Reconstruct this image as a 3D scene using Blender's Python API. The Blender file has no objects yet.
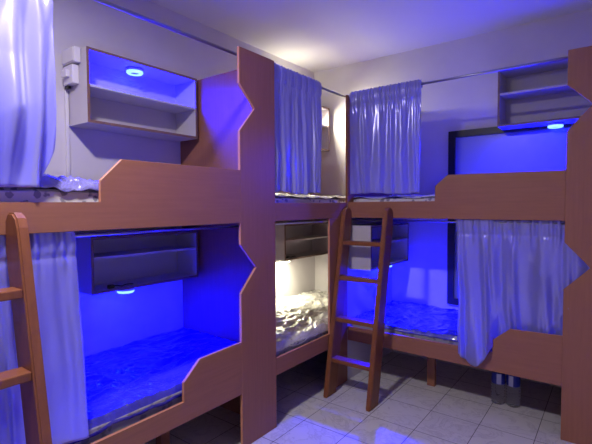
import bpy, bmesh, math, random
from mathutils import Vector, Matrix, noise
S = bpy.context.scene
COL = S.collection
PI = math.pi

# ------------------------------------------------------------ camera, world, exposure
def set_camera():
    yaw, pitch, roll = [math.radians(a) for a in (36.855, -2.221, -0.27)]
    f = Vector((-math.sin(yaw)*math.cos(pitch), math.cos(yaw)*math.cos(pitch), math.sin(pitch)))
    r = Vector((math.cos(yaw), math.sin(yaw), 0)); u = r.cross(f)
    r2 = r*math.cos(roll) + u*math.sin(roll); u2 = -r*math.sin(roll) + u*math.cos(roll)
    cam = bpy.data.cameras.new('camera'); ob = bpy.data.objects.new('camera', cam); COL.objects.link(ob)
    m = Matrix((r2, u2, -f)).transposed().to_4x4(); m.translation = Vector((1.688, -2.928, 1.4))
    ob.matrix_world = m
    cam.sensor_width = 36; cam.lens = 426.3/592*36; cam.clip_start = .02
    S.camera = ob
set_camera()
w = bpy.data.worlds.new('world'); S.world = w; w.use_nodes = True
w.node_tree.nodes['Background'].inputs[0].default_value = (.3, .3, .6, 1)
w.node_tree.nodes['Background'].inputs[1].default_value = .02
S.view_settings.view_transform = 'Standard'; S.view_settings.look = 'None'
S.view_settings.gamma = 1; S.view_settings.exposure = 0; S.view_settings.use_curve_mapping = False

ROOM_W, BLUE_W, WARM_W = 48, 80, 9
BLUE = (0, 0, 1); WARM = (1, .95, .68); ROOM = (1, .93, .95)
def area(name, loc, size, power, color, rot=(0, 0, 0), parent=None):
    l = bpy.data.lights.new(name, 'AREA'); l.shape = 'DISK'; l.size = size; l.energy = power; l.color = color
    o = bpy.data.objects.new(name, l); COL.objects.link(o); o.location = loc; o.rotation_euler = rot; o.parent = parent
    return o
# the room's own ceiling lamp, above and left of the camera, out of frame
area('ceiling_lamp_light', (.46, -2.5, 2.71), .16, ROOM_W, ROOM)

# ------------------------------------------------------------ materials
def srgb(r, g, b):
    return tuple(((c/255+.055)/1.055)**2.4 if c > 10 else c/255/12.92 for c in (r, g, b))+(1,)
def base(name, col, rough=.5, spec=.5, metal=0):
    m = bpy.data.materials.new(name); m.use_nodes = True
    b = m.node_tree.nodes['Principled BSDF']
    b.inputs['Base Color'].default_value = col; b.inputs['Roughness'].default_value = rough
    b.inputs['Specular IOR Level'].default_value = spec; b.inputs['Metallic'].default_value = metal
    return m, m.node_tree, b
def noise_node(nt, scale, detail=4, map_scale=None, rough=.5):
    tc = nt.nodes.new('ShaderNodeTexCoord'); mp = nt.nodes.new('ShaderNodeMapping')
    nt.links.new(tc.outputs['Object'], mp.inputs[0])
    if map_scale: mp.inputs['Scale'].default_value = map_scale
    n = nt.nodes.new('ShaderNodeTexNoise'); n.inputs['Scale'].default_value = scale
    n.inputs['Detail'].default_value = detail; n.inputs['Roughness'].default_value = rough
    nt.links.new(mp.outputs[0], n.inputs['Vector']); return n
def ramp(nt, fac, stops):
    r = nt.nodes.new('ShaderNodeValToRGB'); e = r.color_ramp.elements
    while len(e) < len(stops): e.new(.5)
    for el, (p, c) in zip(e, stops): el.position = p; el.color = c
    nt.links.new(fac, r.inputs[0]); return r
def bump(nt, b, h, strength, dist=.01):
    n = nt.nodes.new('ShaderNodeBump'); n.inputs['Strength'].default_value = strength; n.inputs['Distance'].default_value = dist
    nt.links.new(h, n.inputs['Height']); nt.links.new(n.outputs[0], b.inputs['Normal'])

def wood(name, c1, c2, scale, rough=.42):
    m, nt, b = base(name, c1, rough, .35)
    n = noise_node(nt, 3, 6, scale, .6)
    r = ramp(nt, n.outputs[0], [(.3, c1), (.7, c2)])
    nt.links.new(r.outputs[0], b.inputs['Base Color']); bump(nt, b, n.outputs[0], .05, .003)
    return m
W1, W2 = srgb(140, 92, 70), srgb(152, 100, 76)
M = {}
M['wood_h'] = wood('reddish_laminate_grain_along', W1, W2, (1.2, 1.2, 22))
M['wood_v'] = wood('reddish_laminate_grain_upright', W1, W2, (22, 22, 1.2))
M['wood_edge'] = wood('laminate_edge_banding', srgb(186, 124, 100), srgb(200, 140, 112), (3, 3, 3))
M['wood_solid'] = wood('stained_solid_wood', srgb(116, 68, 44), srgb(134, 82, 53), (14, 14, 1.5), .38)

m, nt, b = base('painted_plaster_wall', srgb(205, 200, 206), .7, .25)
n = noise_node(nt, 2.2, 5); r = ramp(nt, n.outputs[0], [(.3, srgb(199, 193, 199)), (.7, srgb(210, 205, 211))])
nt.links.new(r.outputs[0], b.inputs['Base Color']); n2 = noise_node(nt, 60, 3); bump(nt, b, n2.outputs[0], .06, .003)
M['wall'] = m
m, nt, b = base('painted_ceiling', srgb(214, 210, 214), .8, .2)
n2 = noise_node(nt, 40, 3); bump(nt, b, n2.outputs[0], .06, .003); M['ceiling'] = m

# square 31 cm glazed floor tiles with faint veins
m, nt, b = base('veined_floor_tiles', (.5, .5, .5, 1), .33, .5)
tc = nt.nodes.new('ShaderNodeTexCoord'); mp = nt.nodes.new('ShaderNodeMapping')
mp.inputs['Location'].default_value = (-.09, .10, 0); nt.links.new(tc.outputs['Object'], mp.inputs[0])
br = nt.nodes.new('ShaderNodeTexBrick'); br.offset = 0; br.squash = 1
br.inputs['Scale'].default_value = 1; br.inputs['Brick Width'].default_value = .31; br.inputs['Row Height'].default_value = .31
br.inputs['Mortar Size'].default_value = .0022; br.inputs['Mortar Smooth'].default_value = .1; br.inputs['Bias'].default_value = 0
nt.links.new(mp.outputs[0], br.inputs['Vector'])
n = noise_node(nt, 5, 8, (1, 1, 1), .62); n.inputs['Distortion'].default_value = 1.3
r = ramp(nt, n.outputs[0], [(.0, srgb(206, 203, 206)), (.47, srgb(206, 203, 206)), (.495, srgb(188, 183, 187)), (.52, srgb(208, 205, 208)), (1, srgb(214, 210, 212))])
r2 = ramp(nt, n.outputs[0], [(.0, srgb(196, 193, 198)), (.47, srgb(200, 197, 202)), (.5, srgb(180, 176, 182)), (.53, srgb(204, 200, 204)), (1, srgb(208, 204, 208))])
nt.links.new(r.outputs[0], br.inputs['Color1']); nt.links.new(r2.outputs[0], br.inputs['Color2'])
br.inputs['Mortar'].default_value = srgb(70, 66, 72)
nt.links.new(br.outputs['Color'], b.inputs['Base Color'])
bump(nt, b, br.outputs['Fac'], -.4, .002); M['tile'] = m

M['cab_edge'] = wood('cabinet_edge_banding', srgb(112, 84, 78), srgb(126, 96, 86), (3, 3, 3))
M['white_board'] = base('white_melamine', srgb(192, 186, 194), .45, .4)[0]
M['white_plastic'] = base('white_plastic', srgb(212, 208, 214), .4, .5)[0]
M['chrome'] = base('brushed_steel_tube', srgb(170, 170, 180), .28, .5, 1)[0]
M['black'] = base('black_aluminium', srgb(18, 17, 20), .4, .5)[0]
M['black_plastic'] = base('black_plastic', srgb(24, 22, 24), .45, .5)[0]
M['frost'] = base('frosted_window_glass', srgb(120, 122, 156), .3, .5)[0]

def satin():
    m, nt, b = base('silver_lilac_satin', srgb(166, 164, 230), .24, 1)
    b.inputs['Metallic'].default_value = .35
    b.inputs['Sheen Weight'].default_value = .4; b.inputs['Sheen Roughness'].default_value = .4
    n = noise_node(nt, 7, 2, (1, 1, .4)); bump(nt, b, n.outputs[0], .12, .012)
    tr = nt.nodes.new('ShaderNodeBsdfTranslucent'); tr.inputs[0].default_value = srgb(196, 192, 246)
    mx = nt.nodes.new('ShaderNodeMixShader'); mx.inputs[0].default_value = .34
    out = nt.nodes['Material Output']
    nt.links.new(b.outputs[0], mx.inputs[1]); nt.links.new(tr.outputs[0], mx.inputs[2]); nt.links.new(mx.outputs[0], out.inputs[0])
    return m
M['satin'] = satin()

def printed(nm, dk, lt):
    m, nt, b = base(nm, lt, .75, .2)
    tc = nt.nodes.new('ShaderNodeTexCoord'); v = nt.nodes.new('ShaderNodeTexVoronoi'); v.feature = 'F1'
    v.inputs['Scale'].default_value = 24; nt.links.new(tc.outputs['Object'], v.inputs['Vector'])
    n = noise_node(nt, 34, 3)
    ad = nt.nodes.new('ShaderNodeMath'); ad.operation = 'MULTIPLY_ADD'; ad.inputs[1].default_value = .7
    nt.links.new(n.outputs[0], ad.inputs[0]); nt.links.new(v.outputs['Distance'], ad.inputs[2])
    r = ramp(nt, ad.outputs[0], [(.0, dk), (.66, dk), (.72, lt), (1, lt)])
    nt.links.new(r.outputs[0], b.inputs['Base Color']); return m
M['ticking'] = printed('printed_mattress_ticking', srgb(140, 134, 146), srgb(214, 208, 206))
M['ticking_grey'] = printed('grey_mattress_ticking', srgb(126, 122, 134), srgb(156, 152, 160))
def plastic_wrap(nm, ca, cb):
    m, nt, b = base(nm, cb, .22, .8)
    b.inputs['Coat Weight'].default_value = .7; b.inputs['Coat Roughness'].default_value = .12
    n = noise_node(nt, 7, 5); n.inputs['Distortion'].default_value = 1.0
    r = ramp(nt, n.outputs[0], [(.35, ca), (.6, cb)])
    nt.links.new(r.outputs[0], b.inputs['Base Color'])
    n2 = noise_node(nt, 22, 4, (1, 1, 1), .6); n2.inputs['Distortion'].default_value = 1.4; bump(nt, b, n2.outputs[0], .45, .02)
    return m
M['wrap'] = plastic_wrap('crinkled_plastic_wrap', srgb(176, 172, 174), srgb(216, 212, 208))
M['wrap_bluelit_soft'] = plastic_wrap('crinkled_wrap_bluelit_soft', srgb(110, 106, 170), srgb(140, 136, 200))  # violet cast of the blue lamps put into the wrap colour
M['wrap_bluelit'] = plastic_wrap('crinkled_wrap_bluelit', srgb(44, 40, 150), srgb(66, 62, 190))  # blue lamplight painted into the colour; the cover's own colour is unknown
def emit(name, col, s):
    m = bpy.data.materials.new(name); m.use_nodes = True; nt = m.node_tree
    b = nt.nodes['Principled BSDF']; b.inputs['Base Color'].default_value = (.8, .8, .8, 1)
    b.inputs['Emission Color'].default_value = col; b.inputs['Emission Strength'].default_value = s; return m
M['led_blue'] = emit('lit_blue_led_ring', (.16, .4, 1, 1), 2.6)
M['led_warm'] = emit('lit_warm_led_ring', (1, .92, .6, 1), 5)
def clear():
    m, nt, b = base('clear_bottle_plastic', (.9, .93, 1, 1), .12, .6)
    b.inputs['Transmission Weight'].default_value = .93; b.inputs['IOR'].default_value = 1.2; return m
M['clear'] = clear()
M['label'] = base('blue_bottle_label', srgb(40, 50, 150), .4, .4)[0]
M['label_w'] = base('pale_bottle_label_print', srgb(190, 196, 220), .4, .4)[0]
M['cap'] = base('blue_bottle_cap', srgb(40, 60, 190), .4, .4)[0]
M['lampshade'] = emit('lit_ceiling_lamp_diffuser', (1, .86, 1, 1), 1.5)

# ------------------------------------------------------------ helpers
def link(name, bm, mats, parent=None, smooth=False):
    me = bpy.data.meshes.new(name); bmesh.ops.recalc_face_normals(bm, faces=bm.faces[:]); bm.to_mesh(me); bm.free()
    for mm in (mats if isinstance(mats, (list, tuple)) else [mats]): me.materials.append(mm)
    if smooth:
        for p in me.polygons: p.use_smooth = True
    o = bpy.data.objects.new(name, me); COL.objects.link(o); o.parent = parent; return o
def tag(o, label, cat, group=None):
    o['label'] = label; o['category'] = cat
    if group: o['group'] = group
    return o
def thing(name, label, cat, loc=(0, 0, 0), rz=0, group=None):
    o = bpy.data.objects.new(name, None); COL.objects.link(o); o.empty_display_size = .1
    o.location = loc; o.rotation_euler = (0, 0, rz); return tag(o, label, cat, group)
def box(bm, x0, x1, y0, y1, z0, z1, mi=0, bev=0):
    r = bmesh.ops.create_cube(bm, size=1)
    for v in r['verts']:
        v.co = Vector((x0+(v.co.x+.5)*(x1-x0), y0+(v.co.y+.5)*(y1-y0), z0+(v.co.z+.5)*(z1-z0)))
    fs = set(f for v in r['verts'] for f in v.link_faces)
    for f in fs: f.material_index = mi
    if bev:
        es = list(set(e for v in r['verts'] for e in v.link_edges))
        bmesh.ops.bevel(bm, geom=es, offset=bev, segments=2, affect='EDGES', profile=.5)
    return bm
def slab(name, dims, mat, parent=None, bev=0):
    return link(name, box(bmesh.new(), *dims, bev=bev), mat, parent)
def poly(name, pts, axis, a0, a1, mats, parent=None, bev=.0015):
    """outline in the plane across `axis`, extruded from a0 to a1; the narrow rim uses the second material"""
    bm = bmesh.new()
    def P(q, a): return Vector((a, q[0], q[1])) if axis == 'x' else Vector((q[0], a, q[1]))
    A = [bm.verts.new(P(q, a0)) for q in pts]; B = [bm.verts.new(P(q, a1)) for q in pts]
    f1 = bm.faces.new(A); f2 = bm.faces.new(B[::-1])
    for i in range(len(pts)):
        f = bm.faces.new((A[i], A[(i+1) % len(pts)], B[(i+1) % len(pts)], B[i])); f.material_index = 1
    bmesh.ops.bevel(bm, geom=[e for f in (f1, f2) for e in f.edges], offset=bev, segments=1, affect='EDGES')
    return link(name, bm, mats, parent)
def lathe(bm, prof, seg=32, center=(0, 0, 0), mi=0):
    rings = []
    for r, z in prof:
        rings.append([bm.verts.new((center[0]+r*math.cos(2*PI*k/seg), center[1]+r*math.sin(2*PI*k/seg), center[2]+z)) for k in range(seg)])
    for a, b_ in zip(rings, rings[1:]):
        for k in range(seg):
            f = bm.faces.new((a[k], a[(k+1) % seg], b_[(k+1) % seg], b_[k])); f.material_index = mi
    if prof[0][0] > 1e-4: bm.faces.new(rings[0][::-1]).material_index = mi
    if prof[-1][0] > 1e-4: bm.faces.new(rings[-1]).material_index = mi
    return bm
def tube(bm, pts, r, seg=12):
    pts = [Vector(p) for p in pts]; rings = []
    for i, p in enumerate(pts):
        d = (pts[min(i+1, len(pts)-1)]-pts[max(i-1, 0)]).normalized()
        a = d.orthogonal().normalized() if abs(d.z) > .9 else d.cross(Vector((0, 0, 1))).normalized()
        b_ = d.cross(a)
        rings.append([bm.verts.new(p+a*r*math.cos(2*PI*k/seg)+b_*r*math.sin(2*PI*k/seg)) for k in range(seg)])
    for A, B in zip(rings, rings[1:]):
        for k in range(seg): bm.faces.new((A[k], A[(k+1) % seg], B[(k+1) % seg], B[k]))
    bm.faces.new(rings[0][::-1]); bm.faces.new(rings[-1]); return bm
def struct(o): o['kind'] = 'structure'; return o
def lerp(a, b, t): return a+(b-a)*t
def sm(a, b, x):
    t = max(0, min(1, (x-a)/(b-a))); return t*t*(3-2*t)
def N(x, y, z=0): return noise.noise(Vector((x, y, z)))

# ------------------------------------------------------------ the room
XL, YB, ZC, XR, YF = -.886, .838, 2.8, 2.7, -4.3
T = .1
struct(slab('floor', (XL-T, XR+T, YF-T, YB+T, -.1, 0), M['tile']))
struct(slab('ceiling', (XL-T, XR+T, YF-T, YB+T, ZC, ZC+.1), M['ceiling']))
struct(slab('wall_left', (XL-T, XL, YF-T, YB+T, 0, ZC), M['wall']))
struct(slab('wall_back', (XL, XR, YB, YB+T, 0, ZC), M['wall']))
struct(slab('wall_right', (XR, XR+T, YF-T, YB+T, 0, ZC), M['wall']))
struct(slab('wall_front', (XL, XR, YF-T, YF, 0, ZC), M['wall']))
# black-framed frosted window on the back wall, behind both berths
win = bpy.data.objects.new('window_1', None); COL.objects.link(win); win.location = (.53, YB, .54); struct(win)
bm = bmesh.new(); WW, WH, fw = 1.14, 1.485, .055
box(bm, 0, fw, -.04, 0, 0, WH); box(bm, WW-fw, WW, -.04, 0, 0, WH)
box(bm, fw, WW-fw, -.04, 0, 0, fw); box(bm, fw, WW-fw, -.04, 0, WH-fw, WH)
link('window_frame', bm, M['black'], win)
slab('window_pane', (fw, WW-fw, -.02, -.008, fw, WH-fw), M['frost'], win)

# ceiling lamp fixture (out of frame; its light is set at the top)
cl = thing('ceiling_lamp', 'round white ceiling lamp over the aisle between the bunk rows', 'ceiling lamp', (.46, -2.5, ZC))
link('lamp_base', lathe(bmesh.new(), [(.12, 0), (.12, -.02), (.1, -.02)]), M['white_plastic'], cl)
link('lamp_shade', lathe(bmesh.new(), [(.1, -.02), (.1, -.05), (.07, -.075), (.001, -.08)], 40), M['lampshade'], cl, True)

# ------------------------------------------------------------ bunk beds
H, ZU0, ZU1, ZL0, ZL1, BT = 2.285, 1.303, 1.416, .33, .44, .018
WH_ = (M['wood_h'], M['wood_edge']); WV_ = (M['wood_v'], M['wood_edge'])
def zig(s0, s1, direction):
    """outline of a tall end panel with an angular notch at both berths; s0 is the notched edge"""
    d = direction
    return [(s0, 0), (s0, .622), (s0, .9), (s0+.13*d, 1.036), (s0, 1.178), (s0, 1.82), (s0+.127*d, 1.963), (s0, 2.086), (s0, H), (s1, H), (s1, 0)]
Y1, Y2, YA = -1.195, -.889, -3.1
# --- bunk by the left wall, nearer the camera
A = thing('bunk_bed', 'reddish wood bunk bed along the left wall nearest the camera, blue lit on both berths', 'bunk bed', (-.44, -2.0, 0), 0)
AM = A.matrix_world
def under(root, o):
    o.parent = root; o.matrix_parent_inverse = Matrix.Translation(-root.location); return o
under(A, poly('upper_rail', [(YA, ZU0), (YA, ZU1-.004), (-2.007, ZU1), (-2.007, 1.507), (-1.911, 1.6), (Y1, 1.6), (Y1, ZU0)], 'x', -BT, 0, WH_))
under(A, poly('lower_rail', [(YA, ZL0), (YA, .428), (-1.603, .428), (-1.603, .527), (-1.5, .615), (Y1, .622), (Y1, .322)], 'x', -BT, 0, WH_))
under(A, poly('end_panel', zig(Y1, Y2, 1), 'x', -BT, 0, WV_))
under(A, slab('partition_panel', (XL, -BT, Y2-BT-.002, Y2-.002, 0, H), M['wood_v']))
under(A, poly('partition_panel', [(XL, 0), (XL, H), (-.001, H), (-.001, 0)], 'y', YA-BT, YA, WV_))
under(A, slab('upper_deck', (XL, -BT, YA, Y2-BT-.002, 1.312, 1.33), M['wood_h']))
under(A, slab('lower_deck', (XL, -BT, YA, Y2-BT-.002, .335, .353), M['wood_h']))
for y in (-1.44, -2.5): under(A, slab('leg', (-.44, -.385, y-.03, y+.03, 0, .335), M['wood_v'], bev=.002))
# --- bunk in the corner
B = thing('bunk_bed', 'reddish wood bunk bed in the room corner with warm white lamplight inside', 'bunk bed', (-.44, 0, 0))
under(B, poly('upper_rail', [(Y2, ZU0), (Y2, ZU1), (0, ZU1+.004), (0, ZU0)], 'x', -BT, 0, WH_))
under(B, poly('lower_rail', [(Y2, ZL0), (Y2, ZL1), (-.26, ZL1), (-.26, ZL0)], 'x', -BT, 0, WH_))
under(B, poly('corner_panel', [(-.26, 0), (-.26, ZU0), (0, ZU0), (0, 0)], 'x', -BT, 0, WV_))
under(B, poly('partition_panel', [(.0, ZU1+.004), (.0, 2.26), (YB, 2.26), (YB, ZU1+.004)], 'x', -BT, 0, (M['wood_v'], M['wood_solid'])))
under(B, slab('partition_panel', (-BT, 0, 0, YB, 0, ZU1+.004), M['white_board']))
under(B, slab('upper_deck', (XL, -BT, Y2, YB, 1.312, 1.33), M['wood_h']))
under(B, slab('lower_deck', (XL, -BT, Y2, YB, .335, .353), M['wood_h']))
# --- bunk along the back wall
XP, XE = 1.452, 1.757
Cb = thing('bunk_bed', 'reddish wood bunk bed along the back wall with the black-framed window behind it', 'bunk bed', (.9, .42, 0))
under(Cb, poly('upper_rail', [(.001, ZU0), (.001, ZU1+.008), (.69, ZU1+.008), (.69, 1.528), (.775, 1.602), (XP, 1.6), (XP, ZU0)], 'y', 0, BT, WH_))
under(Cb, poly('lower_rail', [(.001, ZL0), (.001, ZL1), (1.072, ZL1+.006), (1.072, .53), (1.17, .615), (XP, .622), (XP, ZL0-.008)], 'y', 0, BT, WH_))
under(Cb, poly('end_panel', zig(XP, XE, 1), 'y', 0, BT, WV_))
under(Cb, slab('partition_panel', (XE-BT, XE, BT, YB, 0, H), M['wood_v']))
under(Cb, slab('upper_deck', (0.001, XE-BT, BT, YB-.041, 1.312, 1.33), M['wood_h']))
under(Cb, slab('lower_deck', (0.001, XE-BT, BT, YB-.001, .335, .353), M['wood_h']))
for x in (.57,): under(Cb, slab('leg', (x-.03, x+.03, .29, .33, 0, .335), M['wood_v'], bev=.002))

# ------------------------------------------------------------ ladders
def ladder(label, loc, rz):
    t = thing('bunk_ladder', label, 'ladder', loc, rz)
    f = lambda z: -.365+.268*z/1.38           # front edge of the leaning stiles
    for x0 in (0.0, .345):
        bm = bmesh.new()
        out = [(f(0), 0), (f(1.33), 1.33), (f(1.36)+.008, 1.362), (f(1.38)+.03, 1.38), (f(1.38)+.07, 1.38), (-.004, 1.352), (-.006, 1.25), (-.235, 0)]
        A_ = [bm.verts.new((x0, y, z)) for y, z in out]; B_ = [bm.verts.new((x0+.036, y, z)) for y, z in out]
        fa = bm.faces.new(A_); fb = bm.faces.new(B_[::-1])
        for i in range(len(out)): bm.faces.new((A_[i], A_[(i+1) % len(out)], B_[(i+1) % len(out)], B_[i]))
        bmesh.ops.bevel(bm, geom=[e for q in (fa, fb) for e in q.edges], offset=.006, segments=3, affect='EDGES')
        link('side_rail', bm, M['wood_solid'], t)
    for z in (.28, .57, .868, 1.13):
        y = f(z)
        slab('rung', (.036, .345, y+.006, y+.085, z-.03, z), M['wood_solid'], t, bev=.004)
    return t
ladder('brown wooden ladder leaning on the back wall bunk beside the room corner', (0.004, 0, 0), 0)
ladder('brown wooden ladder cut off at the left edge, in front of the near bunk', (0, -2.70, 0), PI/2)

# ------------------------------------------------------------ wall cabinets
def cabinet(label, loc, rz, L, d, h, shelf, where, group=None):
    t = thing('wall_cabinet', label, 'wall cabinet', loc, rz, group); th = .015
    bm = bmesh.new()
    box(bm, 0, th, -d, 0, 0, h); box(bm, L-th, L, -d, 0, 0, h)
    box(bm, th, L-th, -d, 0, 0, th); box(bm, th, L-th, -d, 0, h-th, h)
    link('carcass', bm, M['white_board'], t)
    slab('back_panel', (th, L-th, -.008, -.002, th, h-th), M['white_board'], t)
    slab('shelf', (th, L-th, -d+.002, -.008, shelf, shelf+th), M['white_board'], t)
    bm = bmesh.new(); e = .0025
    box(bm, 0, th, -d-e, -d, 0, h); box(bm, L-th, L, -d-e, -d, 0, h)
    box(bm, th, L-th, -d-e, -d, 0, th); box(bm, th, L-th, -d-e, -d, h-th, h)
    link('edge_banding', bm, M['cab_edge'], t)
    return t
cabinet('white open wall cabinet with a blue lit upper bay, over the near left upper berth', (XL, -1.712, 1.868), PI/2, .775, .224, .415, .2, 0)
cabinet('white two-bay wall cabinet over the blue lit near left lower berth', (XL, -1.712, .9), PI/2, .765, .224, .325, .195, 0)
cabinet('cream lit two-bay wall cabinet in the warm lower corner berth', (XL, .035, .905), PI/2, .76, .224, .325, .165, 0)
cabinet('warm lit wall cabinet partly hidden by the upper corner berth curtain', (XL, .03, 1.95), PI/2, .75, .224, .435, .24, 0)
cabinet('white two-bay wall cabinet high at the right above the back upper berth', (.955, YB, 1.99), 0, .78, .226, .43, .235, 0)
cabinet('small white cabinet seen between the rungs of the ladder beside the corner', (0.001, .022, .895), PI/2, .74, .19, .345, .19, 0)

# ------------------------------------------------------------ round LED lamps
def puck(label, loc, color='blue', power=1, group=None, tint=None):
    t = thing('puck_lamp', label, 'lamp', loc, 0, group); R = .052
    link('lamp_housing', lathe(bmesh.new(), [(R*.7, 0), (R, -.004), (R, -.014), (R*.95, -.016)]), M['white_plastic'], t, True)
    bm = bmesh.new(); lathe(bm, [(R*.95, -.016), (R*.97, -.024), (R*.85, -.031), (R*.6, -.031), (R*.56, -.022)], 36)
    link('light_ring', bm, M['led_'+color], t, True)
    link('lamp_centre', lathe(bmesh.new(), [(R*.55, -.017), (R*.52, -.026), (.001, -.028)]), M['white_plastic'], t, True)
    l = area('lamp_light', (0, 0, -.036), R*1.7, power, tint or (BLUE if color == 'blue' else WARM), (0, 0, 0), t)
    return t
puck('glowing round lamp inside the top bay of the near left upper cabinet', (-.765, -1.35, 2.267), 'blue', BLUE_W)
puck('round lamp glowing under the cabinet of the near left lower berth', (-.72, -1.47, .9), 'blue', BLUE_W)
puck('round blue-white lamp under the high right cabinet of the back upper berth', (1.325, .72, 1.99), 'blue', BLUE_W)
puck('round lamp under the small cabinet behind the ladder by the corner', (.1, .5, .895), 'blue', BLUE_W)
puck('warm round lamp under the cabinet of the lower corner berth', (-.76, .16, .905), 'warm', WARM_W*.85, tint=(1, .96, .66))
pk = puck('warm round lamp in the top bay of the upper corner berth cabinet', (-.735, .5, 2.345), 'warm', WARM_W*1.5)
pk.rotation_euler = (0, -PI/4, 0)

t = thing('puck_lamp', 'added unseen warm lamp lying on top of the upper corner cabinet behind the curtain', 'lamp', (-.77, .3, 2.386))  # unseen extra lamp, added to throw warm light on the ceiling
link('lamp_housing', lathe(bmesh.new(), [(.04, 0), (.052, .004), (.052, .014), (.048, .017), (.001, .017)]), M['white_plastic'], t, True)
link('light_ring', lathe(bmesh.new(), [(.048, .017), (.046, .025), (.03, .027), (.001, .027)]), M['led_warm'], t, True)
area('lamp_light', (0, 0, .032), .085, WARM_W*.22, WARM, (PI, 0, 0), t)

# ------------------------------------------------------------ socket boxes and conduit on the left wall
t = thing('junction_box', 'white square junction box high on the left wall beside the cabinet', 'junction box', (-.86, -1.7315, 2.203))
link('box_body', box(bmesh.new(), 0, .14, -.018, .0185, 0, .085, bev=.004), M['white_plastic'], t)
slab('box_cover', (.006, .134, -.023, -.018, .006, .079), M['white_plastic'], t, bev=.002)
t = thing('wall_socket', 'small white wall socket right below the junction box', 'socket', (-.855, -1.7315, 2.09))
link('socket_body', box(bmesh.new(), 0, .11, -.018, .0185, 0, .105, bev=.004), M['white_plastic'], t)
slab('socket_plug', (.025, .08, -.04, -.018, .035, .075), M['white_plastic'], t, bev=.003)
slab('cable_gland', (.0, .03, -.01, .01, -.018, 0), M['black_plastic'], t, bev=.002)
tag(slab('cable_conduit', (XL, XL+.02, -1.734, -1.716, 1.34, 2.075), M['white_plastic'], bev=.002), 'thin white cable conduit running down the left wall from the socket', 'cable conduit')
def plug_cord(label, loc, rz):
    t = thing('lamp_plug', label, 'plug', loc, rz)
    bm = bmesh.new(); box(bm, 0, .035, -.012, .012, 0, .022, bev=.004); link('plug_body', bm, M['black_plastic'], t)
    link('cord', tube(bmesh.new(), [(.035+.012*i, .008*math.sin(i*1.3), .008+.003*math.sin(i)) for i in range(12)], .0035, 8), M['black_plastic'], t, True)
plug_cord('black plug and cord lying in the near left lower cabinet', (-.69, -1.60, .915), PI/2)
plug_cord('black plug and cord lying in the warm lower corner cabinet', (-.69, .08, .92), PI/2)

# ------------------------------------------------------------ curtain rods
def rod(label, p0, p1, r=.009):
    p0, p1 = Vector(p0), Vector(p1); d = (p1-p0); L = d.length; d.normalize()
    t = thing('curtain_rod', label, 'curtain rod', p0)
    link('rod_tube', tube(bmesh.new(), [(0, 0, 0), d*L], r, 14), M['chrome'], t, True)
    for a in (0, L-.012): link('rod_bracket', tube(bmesh.new(), [d*a, d*(a+.012)], r*2.0, 18), M['chrome'], t, True)
ZR, ZRL, RO = 2.252, 1.283, -.036
rod('steel curtain rod high along the near left upper berth', (RO, YA, ZR), (RO, Y2-BT-.002, ZR))
rod('thin rod under the upper rail of the near left lower berth', (RO, YA, ZRL), (RO, Y2-BT-.002, ZRL), .007)
rod('steel curtain rod high across the upper corner berth', (RO, Y2, ZR), (RO, YB, ZR), .008)
rod('thin rod across the opening of the warm lower corner berth', (RO, Y2, ZRL), (RO, YB, ZRL), .007)
rod('steel curtain rod high along the back upper berth', (0, -RO, ZR), (XE-BT, -RO, ZR))
rod('thin rod holding the curtain of the back lower berth', (0, -RO, ZRL), (XE-BT, -RO, ZRL), .007)

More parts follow.
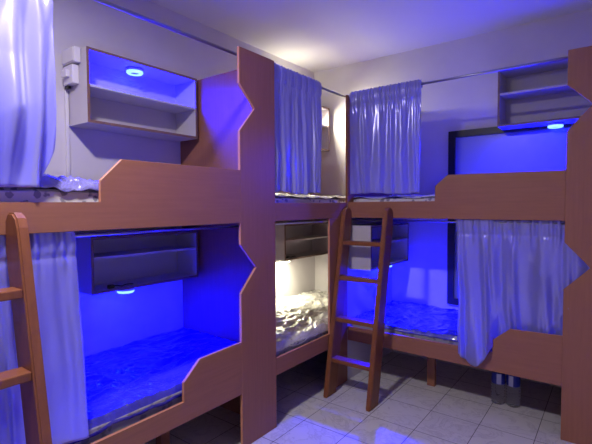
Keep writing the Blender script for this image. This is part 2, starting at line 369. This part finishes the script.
# ------------------------------------------------------------ curtains
def curtain(label, wall, zr, top, bot, zbot, folds, amp, seed, shift=None, head=.085, frill=.022, n=190, m=80, slant=0, drift=1):
    """wall 'x': hangs along y in front of plane x=RO facing +x; wall 'y': along x facing -y.
    top/bot: functions s->lateral position; zbot: s->bottom height; shift(s,t): extra offset towards the room"""
    rnd = random.Random(seed); ph = [rnd.random()*6.28 for _ in range(8)]
    ztop = zr+frill+.008
    def fold(s, t):
        q = s + .018*math.sin(2*PI*s*2.3+ph[0]) + .012*math.sin(2*PI*s*5.1+ph[1]) + .02*N(s*4, t*1.5, seed)
        wd = max(0, min(1, .5+1.1*N(s*2.6, t*.8, seed)))    # where the cloth bunches tightly and where it lies broad
        dg = drift*t*(.9+.8*N(s*1.3, 5, seed))                     # folds drift sideways on the way down
        c1 = math.sin(2*PI*folds*q+ph[2]+dg)
        c2 = math.sin(2*PI*folds*2.3*q+ph[3]-1.5*dg+1.2*N(s*3, t*1.3, seed+6))
        a = lerp(c1, .55*c1+.75*c2, wd)
        r = N(s*folds*.8+t*1.1, t*1.4-s, seed+8)
        a = a+.8*N(s*folds*.5, t*2.2, seed+3)+.75*(1-min(1, 2.8*abs(r)))*sm(.15, .4, t)
        hdr = .55*math.sin(2*PI*folds*3.3*s+ph[4])+.5*math.sin(2*PI*folds*4.7*s+ph[5])
        return a, hdr
    def pos(s, t):
        hd = head+frill
        zb = zbot(s); z = lerp(ztop, zb, t)
        dz = ztop-z
        a, hdr = fold(s, t)
        k = sm(hd*.7, hd*2.2, dz)
        puff = math.sin(PI*min(1, dz/hd))*.004
        am = amp*(.55+.45*sm(.1, .7, t))*(.75+.5*abs(N(s*3, 7, seed)))
        off = (1-k)*hdr*.006+k*am*a*.62+puff+.0009*N(s*50, dz*16, seed)*(1-k*.5)
        pinch = math.exp(-((dz-hd)/.012)**2)*.004
        off -= pinch
        lat = lerp(top(s), bot(s), sm(0, 1, t) if slant else t)
        lat += .35*am*math.cos(2*PI*folds*s+ph[2])*k*.6
        if shift: off += shift(s, t, z)
        z += .006*N(s*9, 1, seed)*(1 if t > .97 else 0)+.003*hdr*(1 if t < .02 else 0)
        return off, lat, z
    def W(off, lat, z):
        return (RO+.013+off, lat, z) if wall == 'x' else (lat, -RO-.013-off, z)
    bm = bmesh.new(); g = []
    for j in range(m+1):
        t = (j/m)**1.15
        g.append([bm.verts.new(W(*pos(i/n, t))) for i in range(n+1)])
    for j in range(m):
        for i in range(n): bm.faces.new((g[j][i], g[j][i+1], g[j+1][i+1], g[j+1][i]))
    # back layer of the rod pocket
    g2 = []
    for j in range(7):
        z = lerp(zr+.012, zr-.03, j/6); row = []
        for i in range(0, n+1, 2):
            s = i/n; o_ = -.026+.004*math.sin(s*folds*20+ph[4])*1
            if j in (0, 6): o_ = -.004
            row.append(bm.verts.new(W(o_, top(s), z)))
        g2.append(row)
    for j in range(6):
        for i in range(len(g2[0])-1): bm.faces.new((g2[j][i], g2[j][i+1], g2[j+1][i+1], g2[j+1][i]))
    o = link('curtain', bm, M['satin'], None, True)
    md = o.modifiers.new('cloth thickness', 'SOLIDIFY'); md.thickness = .0016; md.offset = 0
    return tag(o, label, 'curtain')
# near left upper berth: bunched satin swept to the left edge
curtain('large shiny satin curtain hanging at the upper left edge over the near berth', 'x', ZR,
        lambda s: lerp(-3.0, -2.165, s), lambda s: lerp(-2.93, -2.168, s),
        lambda s: 1.47+.15*max(0, (s-.9)/.1), 4.5, .055, 11, drift=-3.2, shift=lambda s, t, z: .012*math.sin(t*PI)*s, n=240)
curtain('satin curtain gathered beside the tall panel over the upper corner berth', 'x', ZR,
        lambda s: lerp(-.878, -.335, s), lambda s: lerp(-.872, -.352, s), lambda s: 1.482+.008*math.sin(s*9), 5, .024, 23)
curtain('satin curtain hanging at the corner end of the back upper berth', 'y', ZR,
        lambda s: lerp(.006, .582, s**.93), lambda s: lerp(.012, .572, s**.8), lambda s: 1.485+.006*math.sin(s*7), 5.5, .022, 37)
curtain('long satin curtain of the near left lower berth behind the cropped ladder', 'x', ZRL,
        lambda s: lerp(-3.02, -2.106, s), lambda s: lerp(-2.98, -2.078, s), lambda s: .462, 6, .022, 41)
def cl_shift(s, t, z):
    x = lerp(.835, 1.615, s)
    inside = sm(.86, 1.1, t)
    lo = sm(.75, .5, z) if False else 1-sm(.5, .85, z)
    left = 1-sm(.27, .33, s)
    return .056*lo*left - .022*(1-sm(.22, .3, 1-s))*0 - (.02*lo+.012)*(1-left)
curtain('satin curtain of the back lower berth, its left tail hanging over the rail', 'y', ZRL,
        lambda s: lerp(.828, 1.62, s), lambda s: lerp(.862, 1.10, s/.32) if s < .32 else lerp(1.10, 1.62, (s-.32)/.68),
        lambda s: .352+.06*(abs(s-.15)/.15)**2.2 if s < .15 else (lerp(.352, .50, sm(0, 1, (s-.15)/.17)) if s < .32 else .515), 5, .04, 59, drift=1.8,
        shift=cl_shift, n=260, m=100)

# ------------------------------------------------------------ mattresses and their plastic covers
def mattress(label, x0, x1, y0, y1, z0, z1, seed, mat='ticking'):
    bm = bmesh.new(); box(bm, x0, x1, y0, y1, z0, z1)
    bmesh.ops.subdivide_edges(bm, edges=bm.edges[:], cuts=24, use_grid_fill=True)
    cx, cy, hx, hy = (x0+x1)/2, (y0+y1)/2, (x1-x0)/2, (y1-y0)/2
    zc, hz = (z0+z1)/2, (z1-z0)/2
    for v in bm.verts:
        c = v.co; ex = abs(c.x-cx)/hx; ey = abs(c.y-cy)/hy; ez = abs(c.z-zc)/hz
        rr = .018
        if ez > .9: c.x -= math.copysign(rr*(1 if ex > .99 else 0), c.x-cx); c.y -= math.copysign(rr*(1 if ey > .99 else 0), c.y-cy)
        c.x += .004*N(c.y*9, c.z*9, seed)
        if c.z > zc: c.z += .004*N(c.x*7, c.y*7, seed)
    return tag(link('mattress', bm, M[mat], None, True), label, 'mattress')
def cover(label, x0, x1, y0, y1, z, seed, amp=.012, drop=.03, front='x', fscale=(9, 5), step=.0085, mat='wrap'):
    """crinkled sheet on a mattress, its front edge turned down a little over the side"""
    nx = int((x1-x0)/step); ny = int((y1-y0)/step); bm = bmesh.new(); g = []
    def h(x, y):
        wx = x+.12*N(x*3, y*3, seed)+.03*N(x*9, y*9, seed+2); wy = y+.12*N(x*3+5, y*3, seed+1)
        a = 1-abs(N(wx*fscale[0], wy*fscale[1], seed))*2.6
        b_ = 1-abs(N(wx*fscale[0]*2.3+3, wy*fscale[1]*2.1, seed+9))*2.6
        return amp*(.8*max(a, -.3)+.45*max(b_, -.3)+.7*N(x*3, y*3, seed+4))
    for i in range(nx+1):
        row = []
        for j in range(ny+1):
            x = lerp(x0, x1, i/nx); y = lerp(y0, y1, j/ny)
            f = (x1-x) if front == 'x' else (y-y0)     # distance in from the front edge
            e = 1-sm(.001, .022, f)
            zz = z+.004+max(0, h(x, y))*(1-.5*e)+.002 - e*(drop+.018*N(x*7 if front == 'y' else y*7, 2, seed))
            row.append(bm.verts.new((x, y, zz)))
        g.append(row)
    for i in range(nx):
        for j in range(ny): bm.faces.new((g[i][j], g[i+1][j], g[i+1][j+1], g[i][j+1]))
    o = link('plastic_cover', bm, M[mat], None, True)
    md = o.modifiers.new('film thickness', 'SOLIDIFY'); md.thickness = .002; md.offset = 1
    return tag(o, label, 'mattress cover')
e = .012
A0, A1 = YA+.02, Y2-BT-.012
mattress('printed white mattress on the near left upper berth', XL+e, -.075, A0, A1, 1.332, 1.468, 1)
cover('blue lit crinkled plastic on the near left upper mattress', XL+e, -.062, A0, A1, 1.468, 3, .04, .022, mat='wrap_bluelit_soft')
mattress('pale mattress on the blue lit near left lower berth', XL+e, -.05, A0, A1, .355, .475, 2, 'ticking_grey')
cover('crinkled plastic over the near left lower mattress', XL+e, -.045, A0, A1, .479, 5, .012, .05, mat='wrap_bluelit')
mattress('printed white mattress on the upper corner berth', XL+e, -.075, Y2+.01, YB-.012, 1.332, 1.452, 3)
cover('crinkled plastic on the mattress of the upper corner berth', XL+e, -.07, Y2+.01, YB-.012, 1.458, 7, .012, .014)
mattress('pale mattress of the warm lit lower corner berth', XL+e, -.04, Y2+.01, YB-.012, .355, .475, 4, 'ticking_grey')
cover('crumpled glossy cover on the warm lit lower corner mattress', XL+e, -.035, Y2+.01, YB-.012, .479, 9, .028, .04, fscale=(11, 4.5), step=.007)
mattress('printed white mattress on the back upper berth', .014, XE-BT-.01, .075, YB-.045, 1.332, 1.452, 5)
cover('thin crinkled plastic on the back upper mattress', .014, XE-BT-.01, .07, YB-.045, 1.458, 11, .009, .012, front='y')
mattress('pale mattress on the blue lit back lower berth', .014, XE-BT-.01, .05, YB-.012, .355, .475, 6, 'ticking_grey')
cover('crinkled plastic over the back lower mattress', .014, XE-BT-.01, .045, YB-.012, .481, 13, .012, .03, front='y', mat='wrap_bluelit')

# ------------------------------------------------------------ water bottles under the back bunk
def bottle(label, x, y, rz):
    t = thing('water_bottle', label, 'bottle', (x, y, 0), rz)
    prof = [(.02, .004), (.036, 0), (.043, .008), (.044, .03)]
    for k in range(5):
        z = .035+k*.02; prof += [(.0445, z), (.0415, z+.006), (.0445, z+.012)]
    prof += [(.043, .14), (.043, .225), (.04, .245), (.028, .275), (.015, .292), (.0145, .305)]
    link('bottle_body', lathe(bmesh.new(), prof, 36), M['clear'], t, True)
    bm = bmesh.new(); lathe(bm, [(.0438, .145), (.0444, .147), (.0444, .219), (.0438, .221)], 36)
    for f in bm.faces:
        c = f.calc_center_median(); a = math.atan2(c.y, c.x)
        if -1.9 < a < -1.2 and .15 < c.z < .215: f.material_index = 1
    link('bottle_label', bm, [M['label'], M['label_w']], t, True)
    link('bottle_cap', lathe(bmesh.new(), [(.016, .296), (.0165, .298), (.0165, .316), (.013, .319), (.001, .319)], 24), M['cap'], t, True)
bottle('left one of two clear water bottles with blue labels under the back bunk', 1.048, .30, .3)
bottle('right one of two clear water bottles with blue labels under the back bunk', 1.142, .312, -.2)
